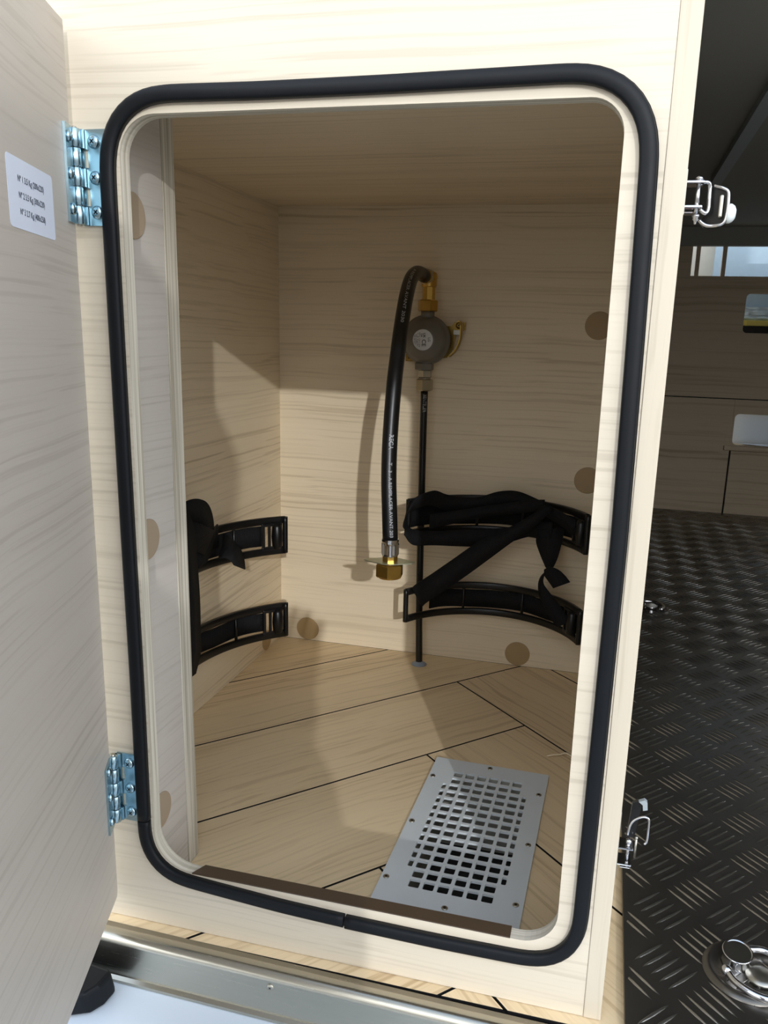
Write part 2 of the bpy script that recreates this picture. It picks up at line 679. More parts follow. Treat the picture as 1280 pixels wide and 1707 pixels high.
TH = rad(46)
CT, ST = math.cos(TH), math.sin(TH)
PW, PL, GAP = 135.3, 812.0, 1.1


def uw(u, w_):
    return (u * CT - w_ * ST, u * ST + w_ * CT)


def plank(u0, u1, w0, w1, alongu):
    poly = [uw(u0 + GAP, w0 + GAP), uw(u1 - GAP, w0 + GAP), uw(u1 - GAP, w1 - GAP), uw(u0 + GAP, w1 - GAP)]
    for nx, ny, c in ((1, 0, 344), (-1, 0, 290), (0, 1, D), (0, -1, 8.5)):
        poly = clip(poly, nx, ny, c)
        if len(poly) < 3:
            return
    pieces = []
    rest = poly
    for nx, ny, c in ((1, 0, VX0), (-1, 0, -VX1), (0, 1, VY0), (0, -1, -VY1)):
        a = clip(rest, nx, ny, c)
        if len(a) >= 3:
            pieces.append(a)
        rest = clip(rest, -nx, -ny, -c)
        if len(rest) < 3:
            break
    ang = TH if alongu else TH - math.pi / 2
    cx = sum(p[0] for p in poly) / len(poly)
    cy = sum(p[1] for p in poly) / len(poly)
    bm = bmesh.new()
    rot = Matrix.Rotation(-ang, 4, 'Z')
    for pc in pieces:
        top = [bm.verts.new(rot @ Vector(((x - cx) * MM, (y - cy) * MM, 0))) for x, y in pc]
        bot = [bm.verts.new(rot @ Vector(((x - cx) * MM, (y - cy) * MM, -3.2 * MM))) for x, y in pc]
        bm.faces.new(top)
        bm.faces.new(bot[::-1])
        for i in range(len(pc)):
            j = (i + 1) % len(pc)
            bm.faces.new([top[i], bot[i], bot[j], top[j]]).material_index = 1
    bmesh.ops.recalc_face_normals(bm, faces=bm.faces)
    me = bpy.data.meshes.new('plank')
    bm.to_mesh(me)
    bm.free()
    me.materials.append(M['oak'])
    me.materials.append(M['joint'])
    o = bpy.data.objects.new('plank', me)
    COL.objects.link(o)
    o.parent = floor_o
    o.location = (cx * MM, cy * MM, 0)
    o.rotation_euler = (0, 0, ang)


for k in range(-3, 6):
    wk = 109 + k * PW
    ue = 446 + k * PW
    plank(ue - PL, ue, wk, wk + PW, True)
    plank(446 + (k - 1) * PW + 0.0, 446 + k * PW, 109 + k * PW - PL, 109 + k * PW, False)

# ventilation duct under the floor hole
mb = MB()
for x0, x1, y0, y1 in ((VX0, VX0 + 1.5, VY0, VY1), (VX1 - 1.5, VX1, VY0, VY1), (VX0 + 1.5, VX1 - 1.5, VY0, VY0 + 1.5), (VX0 + 1.5, VX1 - 1.5, VY1 - 1.5, VY1)):
    mb.box(x0, x1, y0, y1, -82, -0.2)
struct(mb.build('trim_1', 'duct'))
mb = MB()
mb.box(60, 360, 0, 620, -112, -106)
struct(mb.build('trim_3', 'foam'))

# ground outside and under the van
mb = MB()
mb.box(-30000, 30000, -30000, 30000, -840, -830)
struct(mb.build('ground', 'asphalt'))

# ------------------------------------------------------------------ gas locker cabinet
locker = thing('gas_locker', 'pale ash wood gas locker with a rounded opening and its hinged door swung open', 'cabinet', (90, 0, 0))

mb = MB()
mb.plate([(-300, 0.4), (XR, 0.4), (XR, 719.0), (-300, 719.0)], [rrect(0, W, ZB, H, (18, 23, 29, 24))[::-1]], lambda u, v, d: (u, d, v), T, hole_mi=1)
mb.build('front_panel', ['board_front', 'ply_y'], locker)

mb = MB()
mb.box(RX0, RX1, -0.6, D + 18, 0.4, 719.0, 0.4)
mb.build('side_panel', ['board_z'], locker, 'right side panel whose pale edge band has vertical grain')

mb = MB()
mb.box(XL, RX0 - .2, D, D + 12, 0.4, HC)
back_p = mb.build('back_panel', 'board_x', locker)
mb = MB()
mb.box(XL - 12, XL, 84, D + 12, 0.4, HC)
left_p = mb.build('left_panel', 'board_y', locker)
mb = MB()
mb.box(XL - 12, RX0 - .2, T + .2, D + 12, HC + .2, HC + 12)
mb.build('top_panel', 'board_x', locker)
mb = MB()
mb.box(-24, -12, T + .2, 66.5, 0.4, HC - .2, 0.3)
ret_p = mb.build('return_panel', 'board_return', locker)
mb = MB()
mb.box(XL - 12, -11.6, 66.9, 82.5, 0.4, HC - .2, 0.4)
mb.build('batten', ['ply_y'], locker, 'upright plywood batten showing its layered edge')

# round cover caps pressed over screw holes
def cap(c, d, r, parent, mat='cap'):
    m_ = MB()
    m_.lathe(c, d, [(0, r), (0.5, r), (0.8, r - 0.5)], 36, True)
    return m_.build('cover_cap', mat, parent)


for x, z in ((275, 452.5), (276.5, 262), (202.3, 17.4), (-100.9, 17.4)):
    cap((x, D - .05, z), (0, -1, 0), 16.8, back_p)
cap((XL + .05, 514, 14.5), (1, 0, 0), 14, left_p)
for y, z in ((29, 502), (29, 288), (29, 74)):
    cap((-11.95, y, z), (1, 0, 0), 14.5, ret_p, 'cap_door')

# rubber seal around the opening, in two lengths
def seal_path():
    pts = []
    def arc(cx, cz, r, a0, a1, n=9):
        for k in range(n + 1):
            a = rad(a0 + (a1 - a0) * k / n)
            pts.append(Vector((cx + r * math.cos(a), 0, cz + r * math.sin(a))))
    # start at bottom joint (147, 40.6) and run to the right, up, left, down
    pts.append(Vector((147.6, 0, 37.2)))
    pts.append(Vector((210, 0, 36.6)))
    arc(273.5, 68, 30.5, 270, 360)
    pts.append(Vector((305.0, 0, 200)))
    pts.append(Vector((305.8, 0, 325)))
    pts.append(Vector((304.6, 0, 430)))
    arc(268, 529, 35, 0, 90)
    pts.append(Vector((165, 0, 562.6)))
    pts.append(Vector((90, 0, 562.2)))
    arc(27, 529, 34, 90, 180)
    pts.append(Vector((-6.9, 0, 430)))
    pts.append(Vector((-6.4, 0, 300)))
    pts.append(Vector((-5.6, 0, 200)))
    pts.append(Vector((-5.8, 0, 88)))
    i_cut = len(pts) - 1
    arc(26, 75.5, 32, 182, 258, 8)
    pts.append(Vector((50, 0, 42)))
    pts.append(Vector((100, 0, 38.8)))
    pts.append(Vector((146.4, 0, 37.5)))
    return pts, i_cut


sp, ic = seal_path()
prof = [(-4.3, 0.0), (-4.6, 3.4), (-4.1, 4.8), (-2.8, 5.6), (0, 5.9), (2.7, 5.6), (4.0, 4.7), (4.5, 3.2), (4.5, 1.4), (5.2, 1.2), (5.2, 0)]
for seg_pts, sc in ((sp[:ic + 1], 1.0), ([sp[ic] + Vector((0, 0, -0.8))] + sp[ic + 1:], 0.97)):
    pts = []
    for a_, b_ in zip(seg_pts, seg_pts[1:]):
        k_ = max(1, round((b_ - a_).length / 5))
        pts += [a_.lerp(b_, i_ / k_) for i_ in range(k_)]
    pts.append(seg_pts[-1])
    for _ in range(6):
        pts = [pts[0]] + [(pts[i_ - 1] + pts[i_] * 2 + pts[i_ + 1]) / 4 for i_ in range(1, len(pts) - 1)] + [pts[-1]]
    MB().sweep(pts, [(a * sc, b * sc) for a, b in prof], (0, -1, 0)).build('door_seal', 'rubber', locker)

mb = MB()
vs = [(35, 10.4), (260.5, 10.4), (260.5, -0.4), (29.8, -0.4)]
mb.plate(vs, [], lambda u, v, d: (u, v, ZB + 0.1 + d), 0.9)
mb.build('sill_strip', 'strip', locker, 'dark brown strip along the bottom of the opening')

# door, open about seventy degrees
DA = Vector((0.33, -0.944, 0)).normalized()
DN = Vector((-DA.y, DA.x, 0))
A0 = Vector((-25.43, -12, 0))
DX = Matrix(((DA.x, DN.x, 0, A0.x), (DA.y, DN.y, 0, A0.y), (0, 0, 1, 0), (0, 0, 0, 1)))
mb = MB(DX)
mb.plate([(-3.4, 30), (-1.2, 25.3), (330, 25.3), (330, 601.5), (-3.4, 601.5)], [], lambda u, v, d: (u, -d, v), 15, side_mi=1)
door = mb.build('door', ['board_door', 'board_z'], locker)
mb = MB(DX)
mb.plate(rrect(34.2, 97.8, 478.0, 511.4, 2.5, 5), [], lambda u, v, d: (u, 0.18 - d * 0.16, v), 1.0)
sticker = mb.build('paper_label', 'paper', door, 'white paper label with three printed lines of bottle sizes')
# the printing is flat ink in the same sub-part
mb = MB(DX)
for s, z, x0, x1 in (('Nº 1 3.5 Kg (200x220)', 501.8, 84.6, 48.7), ('Nº 2 3.5 Kg (300x220)', 494.1, 84.4, 48.8), ('Nº 3 2.7 Kg (400x258)', 486.4, 84.2, 49.2)):
    mb.text(s, 4.2, lambda x, y, z=z, c=(x0 + x1) / 2: (c - x, 0.30, z + y), width=x0 - x1, bold=0.06)
pr_ = mb.build('printed_text', 'ink_grey', door, recalc=False)


# hinges
def hinge(zt, zb, dark):
    c = 'zinc_blue'
    h = bpy.data.objects.new('hinge', None)
    COL.objects.link(h)
    h.parent = locker
    h.location = Vector((-26, -4, (zt + zb) / 2)) * MM - locker.location
    if dark:
        h['label'] = 'lower zinc hinge between door and front panel'
    else:
        h['label'] = 'upper zinc hinge between door and front panel'
    kx, ky, kr = -26.0, -5.6, 3.6
    n = 5
    L = (zt - zb) / n
    # leaf on the front panel, with slots cut beside the door's knuckles
    outer = [(-25.5, zb)]
    outer += [(-7.5, zb), (-7.5, zt), (-25.5, zt)]
    holes = []
    for k in range(n):
        if k % 2 == 1:
            holes.append([(-22.6, zb + k * L + .4), (-20.0, zb + k * L + .4), (-20.0, zb + (k + 1) * L - .4), (-22.6, zb + (k + 1) * L - .4)][::-1])
    MB().plate(outer, holes, lambda u, v, d: (u, -0.1 - d, v), 1.5).build('leaf', c, h)
    m_ = MB(DX)
    pts = [(-1.5, zb), (9.8, zb + (0 if not dark else -1)), (9.8, zt - (0 if not dark else 3.5)), (-1.5, zt)]
    m_.plate(pts, [], lambda u, v, d: (u, 0.1 + d, v), 1.5)
    m_.build('leaf', c, h)
    for k in range(n):
        m_ = MB()
        z0, z1 = zb + k * L + .25, zb + (k + 1) * L - .25
        m_.cyl((kx, ky, z0), (kx, ky, z1), kr, 24, ch=.3)
        if k % 2 == 0:
            m_.box(kx, -21.8, ky + kr - 1.7, ky + kr - .1, z0, z1)
        m_.build('knuckle', c, h)
    MB().cyl((kx, ky, zb - .8), (kx, ky, zt + .8), 1.8, 12, ch=.3).build('pin', 'steel', h)
    ls = ('steel')
    for f in (0.13, 0.5, 0.86):
        z = zt - f * (zt - zb)
        m_ = MB()
        screw_head(m_, (-15.6, -1.6, z), (0, -1, 0), 3.9, 2.4)
        m_.build('screw', ['zinc_blue', 'ink'], h)
        p = DX @ Vector((5.0, 1.6, z))
        m_ = MB()
        screw_head(m_, p, DN, 3.4, 2.2)
        m_.build('screw', ['zinc_blue', 'ink'], h)
    return h


hinge(545.6, 491.6, False)
hinge(137.4, 84.5, True)


# toggle latches on the right side panel
def latch_root(z, label):
    h = bpy.data.objects.new('toggle_latch', None)
    COL.objects.link(h)
    h.parent = locker
    h.location = Vector((RX1, 30, z)) * MM - locker.location
    h['label'] = label
    return h


h = latch_root(508, 'upper chrome toggle latch with white rubber tip')
m_ = MB()
m_.box(RX1, RX1 + 1.6, 18, 48, 499, 522, .5)
m_.build('base_plate', 'steel', h)
m_ = MB()
m_.box(RX1 + 1, 333.6, 25, 37, 516, 517.6, .5)
m_.box(RX1 + 1, 333.6, 25, 37, 503.6, 505.2, .5)
m_.box(RX1 + 1, 332, 33, 41, 502.0, 503.2, .4)
m_.build('bracket', 'chrome', h)
m_ = MB()
m_.cyl((331, 29, 501), (331, 29, 519.3), 1.15, 14)
m_.sphere((331.2, 29, 519), 2.0, (1, 1, .7))
m_.lathe((331.2, 29, 500.8), (0, 0, -1), [(0, 1.9), (1, 2.1), (1.6, 1.4), (2.4, 1.7), (3.2, 1.0), (5, .7)], 14)
m_.build('pivot_pin', 'chrome', h)
m_ = MB()
m_.tube(catmull([(331.5, 29.5, 516.2), (334.2, 29, 517.2), (336.4, 29.5, 516.6), (337.0, 30, 514), (337.2, 30, 509), (337.4, 30, 504.6), (336.8, 29.5, 502.2), (335.4, 29, 501.6), (332.8, 29, 503.4)], 6), 1.05, 10)
m_.build('wire_loop', 'chrome', h)
m_ = MB()
m_.plate([(338, 515.6), (344.6, 513.8), (346.6, 511.5), (346.2, 497.8), (343.8, 495.6), (336, 495.0), (333.2, 498.2), (337.0, 501.5)], [], lambda u, v, d: (u, 33 + d - (u - 338) * .5, v), 2.0)
m_.build('lever', 'pipe', h)
m_ = MB()
m_.tube(catmull([(339.2, 31, 515.6), (343.4, 29, 514.2), (346.2, 28, 512.2), (346.8, 28, 508), (346.9, 28, 503), (346.3, 28, 498), (344.6, 28.4, 495.8), (340.4, 30, 495.2), (336.6, 31, 495.8), (333.2, 32, 498.4)], 6), 0.95, 10)
m_.build('lever_rim', 'chrome', h)
m_ = MB()
m_.box(342.2, 344.4, 27.0, 29.5, 499.0, 510.6, .8)
m_.build('grip_bar', 'steel', h)
m_ = MB()
m_.lathe((346.6, 30.5, 501.6), (1, 0, -.06), [(0, 5.0), (2.2, 5.0), (3.8, 4.1), (4.8, 2.4)], 24)
m_.build('rubber_tip', 'white_cap', h)

h = latch_root(106, 'lower chrome toggle latch with its wire loop raised')
m_ = MB()
m_.box(RX1, RX1 + 1.6, 18, 48, 95, 142, .5)
m_.build('base_plate', 'steel', h)
m_ = MB()
m_.box(RX1 + 1, 333.8, 26, 38, 110.4, 111.9, .4)
m_.box(RX1 + 1, 333.6, 26, 38, 98.6, 100.1, .4)
m_.box(326.5, 333.0, 27, 37, 96.4, 97.4, .3)
m_.build('bracket', 'chrome', h)
m_ = MB()
m_.cyl((330.8, 30, 97), (330.8, 30, 113.5), 1.1, 14)
m_.sphere((330.9, 30, 114.6), 2.1, (1, 1, 1))
m_.build('pivot_pin', 'chrome', h)
m_ = MB()
m_.tube(catmull([(329.8, 30, 119.4), (330.0, 30, 122.5), (331.2, 31, 127), (333.5, 31.5, 130.2), (337.5, 31.5, 132.8), (340.8, 31, 133.3), (342.1, 30.6, 131.6), (342.2, 30, 126), (342.2, 30, 119), (341.7, 30, 116), (340.6, 29.6, 114.6)], 6), 0.8, 10)
m_.build('wire_loop', 'chrome', h)
m_ = MB()
m_.cyl((335.4, 30, 103.4), (335.4, 30, 118.2), 0.85, 10)
m_.sphere((335.4, 30, 118.2), 1.2)
m_.build('wire_leg', 'steel', h)
m_ = MB()
m_.plate([(329.6, 112.5), (334.6, 112.5), (337.4, 138.2), (335.4, 140.2), (331.4, 138)], [], lambda u, v, d: (u, 38 + d, v), 3)
m_.build('lever', 'pipe', h)
m_ = MB()
m_.plate([(335.0, 140.6), (338.5, 142.4), (340.4, 141.0), (341.0, 135.6), (338.2, 134.6), (337.6, 138.6)], [], lambda u, v, d: (u, 36 + d, v), 3)
m_.build('lever_tip', 'rail_grey', h)

# ------------------------------------------------------------------ aluminium vent grille on the floor
vg = thing('vent_grille', 'grey metal vent grille with square holes set in the wooden locker floor', 'vent', (206, 180, 0))
vc = Vector((206.0, 179.0, 0))
va = rad(-1.4)
VXF = Matrix.Translation(vc) @ Matrix.Rotation(math.atan2(-5.0, 222), 4, 'Z')
# local x across, y away from the opening; shear kept by rotating the plate slightly
holes = []
px, py = 11.95, 12.32
hw, hh = 9.0, 9.4
rows = 15
for r in range(rows):
    for c in range(6):
        x = (c - 2.5) * px
        y = (r - 7) * py
        holes.append((x - hw / 2, x + hw / 2, y - hh / 2, y + hh / 2))
for r in range(2, 13):
    y = (r - 7) * py
    x = 3.5 * px
    holes.append((x - hw / 2, x - 0.4, y - hh / 2, y + hh / 2))
    holes.append((-x + 0.4, -x + hw / 2, y - hh / 2, y + hh / 2))
hl = []
for a, b, c, d in holes:
    hl.append(rrect(a, b, c, d, 1.1, 2)[::-1])
mb = MB(VXF)
mb.plate(rrect(-58.5, 58.5, -113.5, 114.0, 1.2, 2), hl, lambda u, v, d: (u, v, 2.2 - d), 2.0)
mb.build('plate', 'vent', vg)
for x, y in ((-54, 76), (-54, -4.5), (-54, -85), (-1, 107.5), (52.5, 74), (52.5, -8), (52.5, -87), (0, -107)):
    mb = MB(VXF)
    mb.lathe((x, y, 2.2), (0, 0, 1), [(0, 2.6), (.5, 2.6), (.9, 2.1)], 16)
    mb.mi = 1
    mb.lathe((x, y, 3.08), (0, 0, 1), [(0, 1.25), (.06, 1.2)], 6)
    mb.build('screw', ['steel', 'ink'], vg)

# ------------------------------------------------------------------ gas regulator
reg = thing('gas_regulator', 'round grey gas regulator with brass elbow and silver label on the back wall', 'regulator', (68.5, D, 372))
ax, ay = 68.6, 531.0
mb = MB()
mb.lathe((ax, 549, 429.3), (0, -1, 0), [(0, 24), (3, 27), (11, 28.2), (14, 28.2), (15, 30.2), (20, 30.2), (21.2, 29.2), (21.6, 27.8), (27, 26.6), (31, 22.5), (34.5, 15), (35.6, 13.8), (36.0, 0)], 64)
mb.cyl((ax, ay, 400), (ax, ay, 408), 9.5, 24)
mb.cyl((ax + 1, ay, 454), (ax + 1, ay, 464), 8.4, 24)
mb.build('body', 'cast', reg)
mb = MB()
mb.lathe((ax, 513.0, 429.3), (0, -1, 0), [(0, 12.6), (.35, 12.5)], 40)
mb.mi = 1
ly = 512.6


def lab(cx, cz):
    # lettering runs downwards, its tops to the right
    return lambda x, y: (ax + cx + y, ly, 429.3 + cz - x)


mb.text('CE', 7.0, lab(1.2, -3.6), bold=.1)
mb.text('UK', 4.2, lab(1.6, 5.2), bold=.1)
mb.text('CA', 3.0, lab(-1.6, 5.4), bold=.1)
mb.text('LG', 4.2, lab(7.8, 0.4), bold=.05)
for i, (s, wd) in enumerate((('EN 16129', 17), ('1,5 kg/h', 15), ('30 mbar', 13), ('PS 16 bar', 10))):
    mb.text(s, 2.2, lab(-4.2 - 2.1 * i, 0), width=wd)
mb.build('round_label', ['silver_label', 'ink'], reg, 'silver disc printed with small black lettering')
mb = MB()
mb.hexnut((ax - 1.2, ay, 401.2), (ax - 1.2, ay, 392.8), 12.0, .8, .3)
mb.build('hex_collar', 'cast', reg)
mb = MB()
mb.hexnut((ax - .2, ay, 392.8), (ax - .2, ay, 383.6), 8.8, .7, .25)
mb.cyl((ax, ay, 383.6), (ax, ay, 380.4), 7.4, 24)
mb.build('nut', 'steel', reg)
mb = MB()
mb.hexnut((ax, ay, 382), (ax, ay, 367.2), 10.6, 1.2, .3)
mb.build('compression_nut', 'nickel', reg)
mb = MB()
mb.hexnut((ax + .8, ay, 463.4), (ax + .8, ay, 477), 12.4, 1.0, .2)
mb.cyl((ax + 1.2, ay, 477), (ax + 1.2, ay, 492.4), 8.0, 8)
mb.cyl((ax + 1.4, ay, 492), (ax + 1.4, ay, 509), 9.6, 10, ch=1.2)
mb.sphere((ax + 1.4, ay, 503.4), 10.2, (1, 1, .85), 14, 8)
mb.cyl((ax + 1, ay, 503.6), (ax - 1.6, ay - 11, 503.9), 8.6, 12)
mb.build('brass_elbow', 'brass', reg, 'brass elbow above the regulator body')
mb = MB()
mb.plate([(47, 402), (36, 402), (36, 411), (47, 414), (60, 440), (92, 444), (98, 452), (112, 452), (112, 443), (100, 436), (98, 420), (90, 408)], [], lambda u, v, d: (u, D - 8 + d, v), 2)
mb.box(42, 60, D - 9, D - .2, 410, 420)
mb.box(88, 98, D - 9, D - .2, 436, 447)
# curved outer flange of the bracket
fl = [(109.8, 448), (109.6, 436), (107.2, 425), (102.6, 416.5), (96, 410)]
mb.ribbon([((x, 545, z), (0, 7, 0)) for x, z in fl], 1.6)
mb.ribbon([((104.6, 545.5, 453.2), (0, 6.0, 0)), ((108.6, 545.5, 451.8), (0, 6.0, 0)), ((109.8, 545, 446.8), (0, 6.5, 0))], 1.6)
mb.build('bracket', 'zinc_gold', reg)
for x, z, r in ((104.2, 448.2, 4.2), (41.5, 406.6, 4.6)):
    mb = MB()
    screw_head(mb, (x, D - 9, z), (0, -1, 0), r, 3.2)
    mb.build('screw', ['zinc_gold', 'ink'], reg)
mb = MB()
mb.box(98.4, 109, D - 17, D - 8, 436.6, 442.5, .4)
mb.build('clip', 'steel', reg)

# ------------------------------------------------------------------ gas pipe down to the floor
gp = thing('gas_pipe', 'thin black gas pipe running from the regulator down to the floor', 'pipe', (72, 531, 0))
pipe_pts = catmull([(ax, ay, 366.9), (68.6, ay, 330), (68.9, ay, 284), (69.7, ay, 206), (71.2, ay, 92), (73.6, ay, 8), (73.8, ay, 0.2)], 6)
MB().tube(pipe_pts, 4.6, 18).build('tube', 'pipe', gp)
mb = MB()
mb.lathe((73.8, ay, 0.05), (0, 0, 1), [(0, 10.5), (1.2, 9.4), (2.0, 7.2), (4.4, 4.7)], 20)
mb.build('sealant_collar', 'sealant', gp, 'pale blue-grey blob of sealant where the pipe enters the floor')
mb = MB()
CAMV = L_ * 1000


def on_tube(path, r, start, az):
    """map (x along path, y around it) to the tube surface; az turns the lettering away from the camera side"""
    cum = [0.0]
    for a, b in zip(path, path[1:]):
        cum.append(cum[-1] + (b - a).length)

    def fn(x, y):
        s = max(0.0, min(start + x, cum[-1] - 1e-3))
        i = 0
        while cum[i + 1] < s:
            i += 1
        t = (s - cum[i]) / (cum[i + 1] - cum[i])
        c = path[i].lerp(path[i + 1], t)
        tg = (path[min(i + 2, len(path) - 1)] - path[max(i - 1, 0)]).normalized()
        face = Vector((0.2, -1.0, 0.25))
        n = (face - tg * face.dot(tg)).normalized()
        s_ = n.cross(tg)                     # to the right when the path runs downwards
        if s_.x < 0:
            s_ = -s_
        a = az + y / r
        return c + n * (r + .12) * math.cos(a) + s_ * (r + .12) * math.sin(a)
    return fn


mb.text('BENTELER', 6.0, on_tube(pipe_pts, 4.6, 4, 0.15), width=22, align='LEFT')
mb.build('printed_text', 'ink_white', gp, recalc=False)

# ------------------------------------------------------------------ gas hose hanging forward from the elbow
hose = thing('gas_hose', 'black rubber gas hose hanging from the elbow with a brass wing nut at its end', 'hose', (78, 340, 184))
hp = catmull([(67.2, 523.5, 503.9), (66.0, 516, 504.6), (63.9, 505, 506.2), (63.0, 487, 504.2), (63.7, 462, 494.4), (67.7, 427, 471.7), (71.0, 397, 439.2), (73.2, 376, 408.1), (74.6, 362, 383.8), (75.1, 352, 347.2), (75.9, 345, 316.3), (77.9, 338, 285.4), (81.0, 332, 255.5), (83.7, 328, 224.5)], 6)
MB().tube(hp, [8.3] * 3 + [8.1] * (len(hp) - 5) + [8.1, 8.15], 24).build('rubber_tube', 'hose', hose)
mb = MB()
mb.lathe((67.4, 524.4, 503.85), (hp[1] - Vector((69.4, 531, 503.7))), [(-5, 8.6), (-4.4, 9.4), (1.4, 9.4), (2.2, 8.6)], 24)
mb.build('ferrule', 'steel', hose)
ex, ey = 83.9, 327.6
mb = MB()
seg = 32
rings = []
for z, amp, r in ((225.5, 0, 9.0), (223.6, 0, 9.2), (221.5, 0, 9.0), (219.5, .9, 8.6), (209.5, .9, 8.6), (207.6, 0, 8.2), (206.6, 0, 7.6)):
    rings.append([mb.v((ex + (r + amp * (1 if math.cos(8 * 2 * math.pi * i / seg) > 0 else -0.6)) * math.cos(2 * math.pi * i / seg), ey + (r + amp * (1 if math.cos(8 * 2 * math.pi * i / seg) > 0 else -0.6)) * math.sin(2 * math.pi * i / seg), z)) for i in range(seg)])
for r0, r1 in zip(rings, rings[1:]):
    for i in range(seg):
        mb.f([r0[i], r0[(i + 1) % seg], r1[(i + 1) % seg], r1[i]], False)
mb.f(rings[0]); mb.f(rings[-1][::-1])
mb.build('ferrule', 'chrome', hose)
mb = MB()
mb.cyl((ex, ey, 208), (ex, ey, 198), 8.4, 8)
mb.hexnut((ex, ey, 199.4), (ex, ey, 184.6), 15.2, 1.2, .15)
mb.cyl((ex, ey, 184.8), (ex, ey, 183.4), 11.6, 24)
mb.build('brass_nut', 'brass', hose)
mb = MB()
wing = [(-28, -1.5), (-26, -4.5), (-6, -13), (4, -14), (25, -3.5), (27.5, 0), (26.5, 3), (6, 13.5), (-4, 14), (-26, 2.5)]
mb.plate(wing, [], lambda u, v, d: (ex + u, ey + v, 200.6 + d + u * .02), 1.1)
mb.build('wing_plate', 'zinc_pale', hose)
mb = MB()
tot = 0.0
cum = [0.0]
for a, b in zip(hp, hp[1:]):
    cum.append(cum[-1] + (b - a).length)


def s_at(z):
    for i in range(len(hp) - 1):
        if hp[i].z >= z > hp[i + 1].z and hp[i].y < 470:
            return cum[i]
    return cum[-1]


s0 = s_at(492)
mb.text('A REMPLACER AVANT 2030', 4.8, on_tube(hp, 8.1, s0 - 16, 0.10), width=s_at(437) - s0 + 12, align='LEFT')
mb.build('printed_text', 'ink_white', hose, recalc=False)
mb = MB()
s1 = s_at(329)
mb.text('RECA', 6.4, on_tube(hp, 8.1, s1, 0.22), width=s_at(312) - s1, align='LEFT', bold=.12)
s2 = s_at(305)
mb.text('- T - 3 - A REMPLACER AVANT 203', 4.9, on_tube(hp, 8.12, s2, 0.22), width=cum[-1] - s2 - 3, align='LEFT')
mb.build('printed_text', 'ink_white', hose, recalc=False)


# ------------------------------------------------------------------ curved bottle holders with straps
def arc_pt(c, R, ang, z, back):
    if back:
        return Vector((c[0] + R * math.sin(ang), c[1] + R * math.cos(ang), z))
    return Vector((c[0] - R * math.cos(ang), c[1] + R * math.sin(ang), z))


def holder(label, c, R, a0, a1, z0, z1, back, dividers, loc):
    t = thing('bottle_holder', label, 'holder', loc, 'curved bottle holders on the locker walls')
    t['label'] = label
    n = 40
    m_ = MB()
    A = [rad(a0 + (a1 - a0) * k / n) for k in range(n + 1)]
    pr = [(-2.0, -4.2), (2.0, -4.2), (2.6, -3.2), (2.6, 3.2), (2.0, 4.2), (-2.0, 4.2), (-2.6, 3.2), (-2.6, -3.2)]
    for z in (z0, z1):
        m_.sweep([arc_pt(c, R, a, z, back) for a in A], pr, (0, 0, 1))
    for a in (rad(a0), rad(a1)):
        p = arc_pt(c, R, a, z0 - 3.4, back)
        q = arc_pt(c, R, a, z1 + 3.4, back)
        m_.tube(catmull([p, p.lerp(q, .5), q], 4), 3.3, 10)
    for dv in dividers:
        p = arc_pt(c, R + .2, rad(dv), z0, back)
        q = arc_pt(c, R + .2, rad(dv), z1, back)
        m_.tube([p, q], 1.9, 8)
    m_.build('bracket', 'plastic', t)
    # fixing feet that carry the bracket on the wall
    for f in (.42, .58):
        a = rad(a0 + (a1 - a0) * f)
        p = arc_pt(c, R + 3.6, a, (z0 + z1) / 2, back)
        q = Vector((p.x, D - .1, p.z)) if back else Vector((XL + .1, p.y, p.z))
        if (q - p).length > 1:
            MB().cyl(p, q, 8, 16).build('fixing_foot', 'plastic', t)
    return t


def buckle(t, c, R, ang, z0, z1, back):
    """ladder-lock buckle threaded on the strap at one end of the bracket"""
    m_ = MB()
    zc = (z0 + z1) / 2
    p = arc_pt(c, R - 1.5, ang, zc, back)
    e = 1e-3
    tg = (arc_pt(c, R, ang + e, zc, back) - arc_pt(c, R, ang - e, zc, back)).normalized()
    nn = (Vector((c[0], c[1], zc)) - p).normalized()
    up = Vector((0, 0, 1))
    X = Matrix(((tg.x, nn.x, up.x, p.x), (tg.y, nn.y, up.y, p.y), (tg.z, nn.z, up.z, p.z), (0, 0, 0, 1)))
    m_.xf = X
    m_.box(-13, 13, -1.5, 2.5, 12.5, 16.5, .8)
    m_.box(-13, 13, -1.5, 2.5, -16.5, -12.5, .8)
    for x in (-11, -3.5, 4, 11):
        m_.box(x - 1.6, x + 1.6, -1.2, 2.6, -14, 14, .7)
    m_.lathe((6, 2, -15.5), (0, 0, 1), [(0, 4), (3, 6.0), (15, 7.0), (27, 6.0), (31, 4)], 16)
    m_.build('buckle', 'plastic', t)


def inner_strap(t, c, R, a0, a1, zc, hw_, back, wob=0.0):
    m_ = MB()
    n = 14
    sp_ = []
    for k in range(n + 1):
        a = rad(a0 + (a1 - a0) * k / n)
        sp_.append((arc_pt(c, R + 2.2 + wob * math.sin(k * 1.7), a, zc + .8 * math.sin(k * 1.1), back), Vector((0, 0, hw_))))
    m_.ribbon(sp_, 1.3, 4)
    m_.build('strap', 'webbing', t)


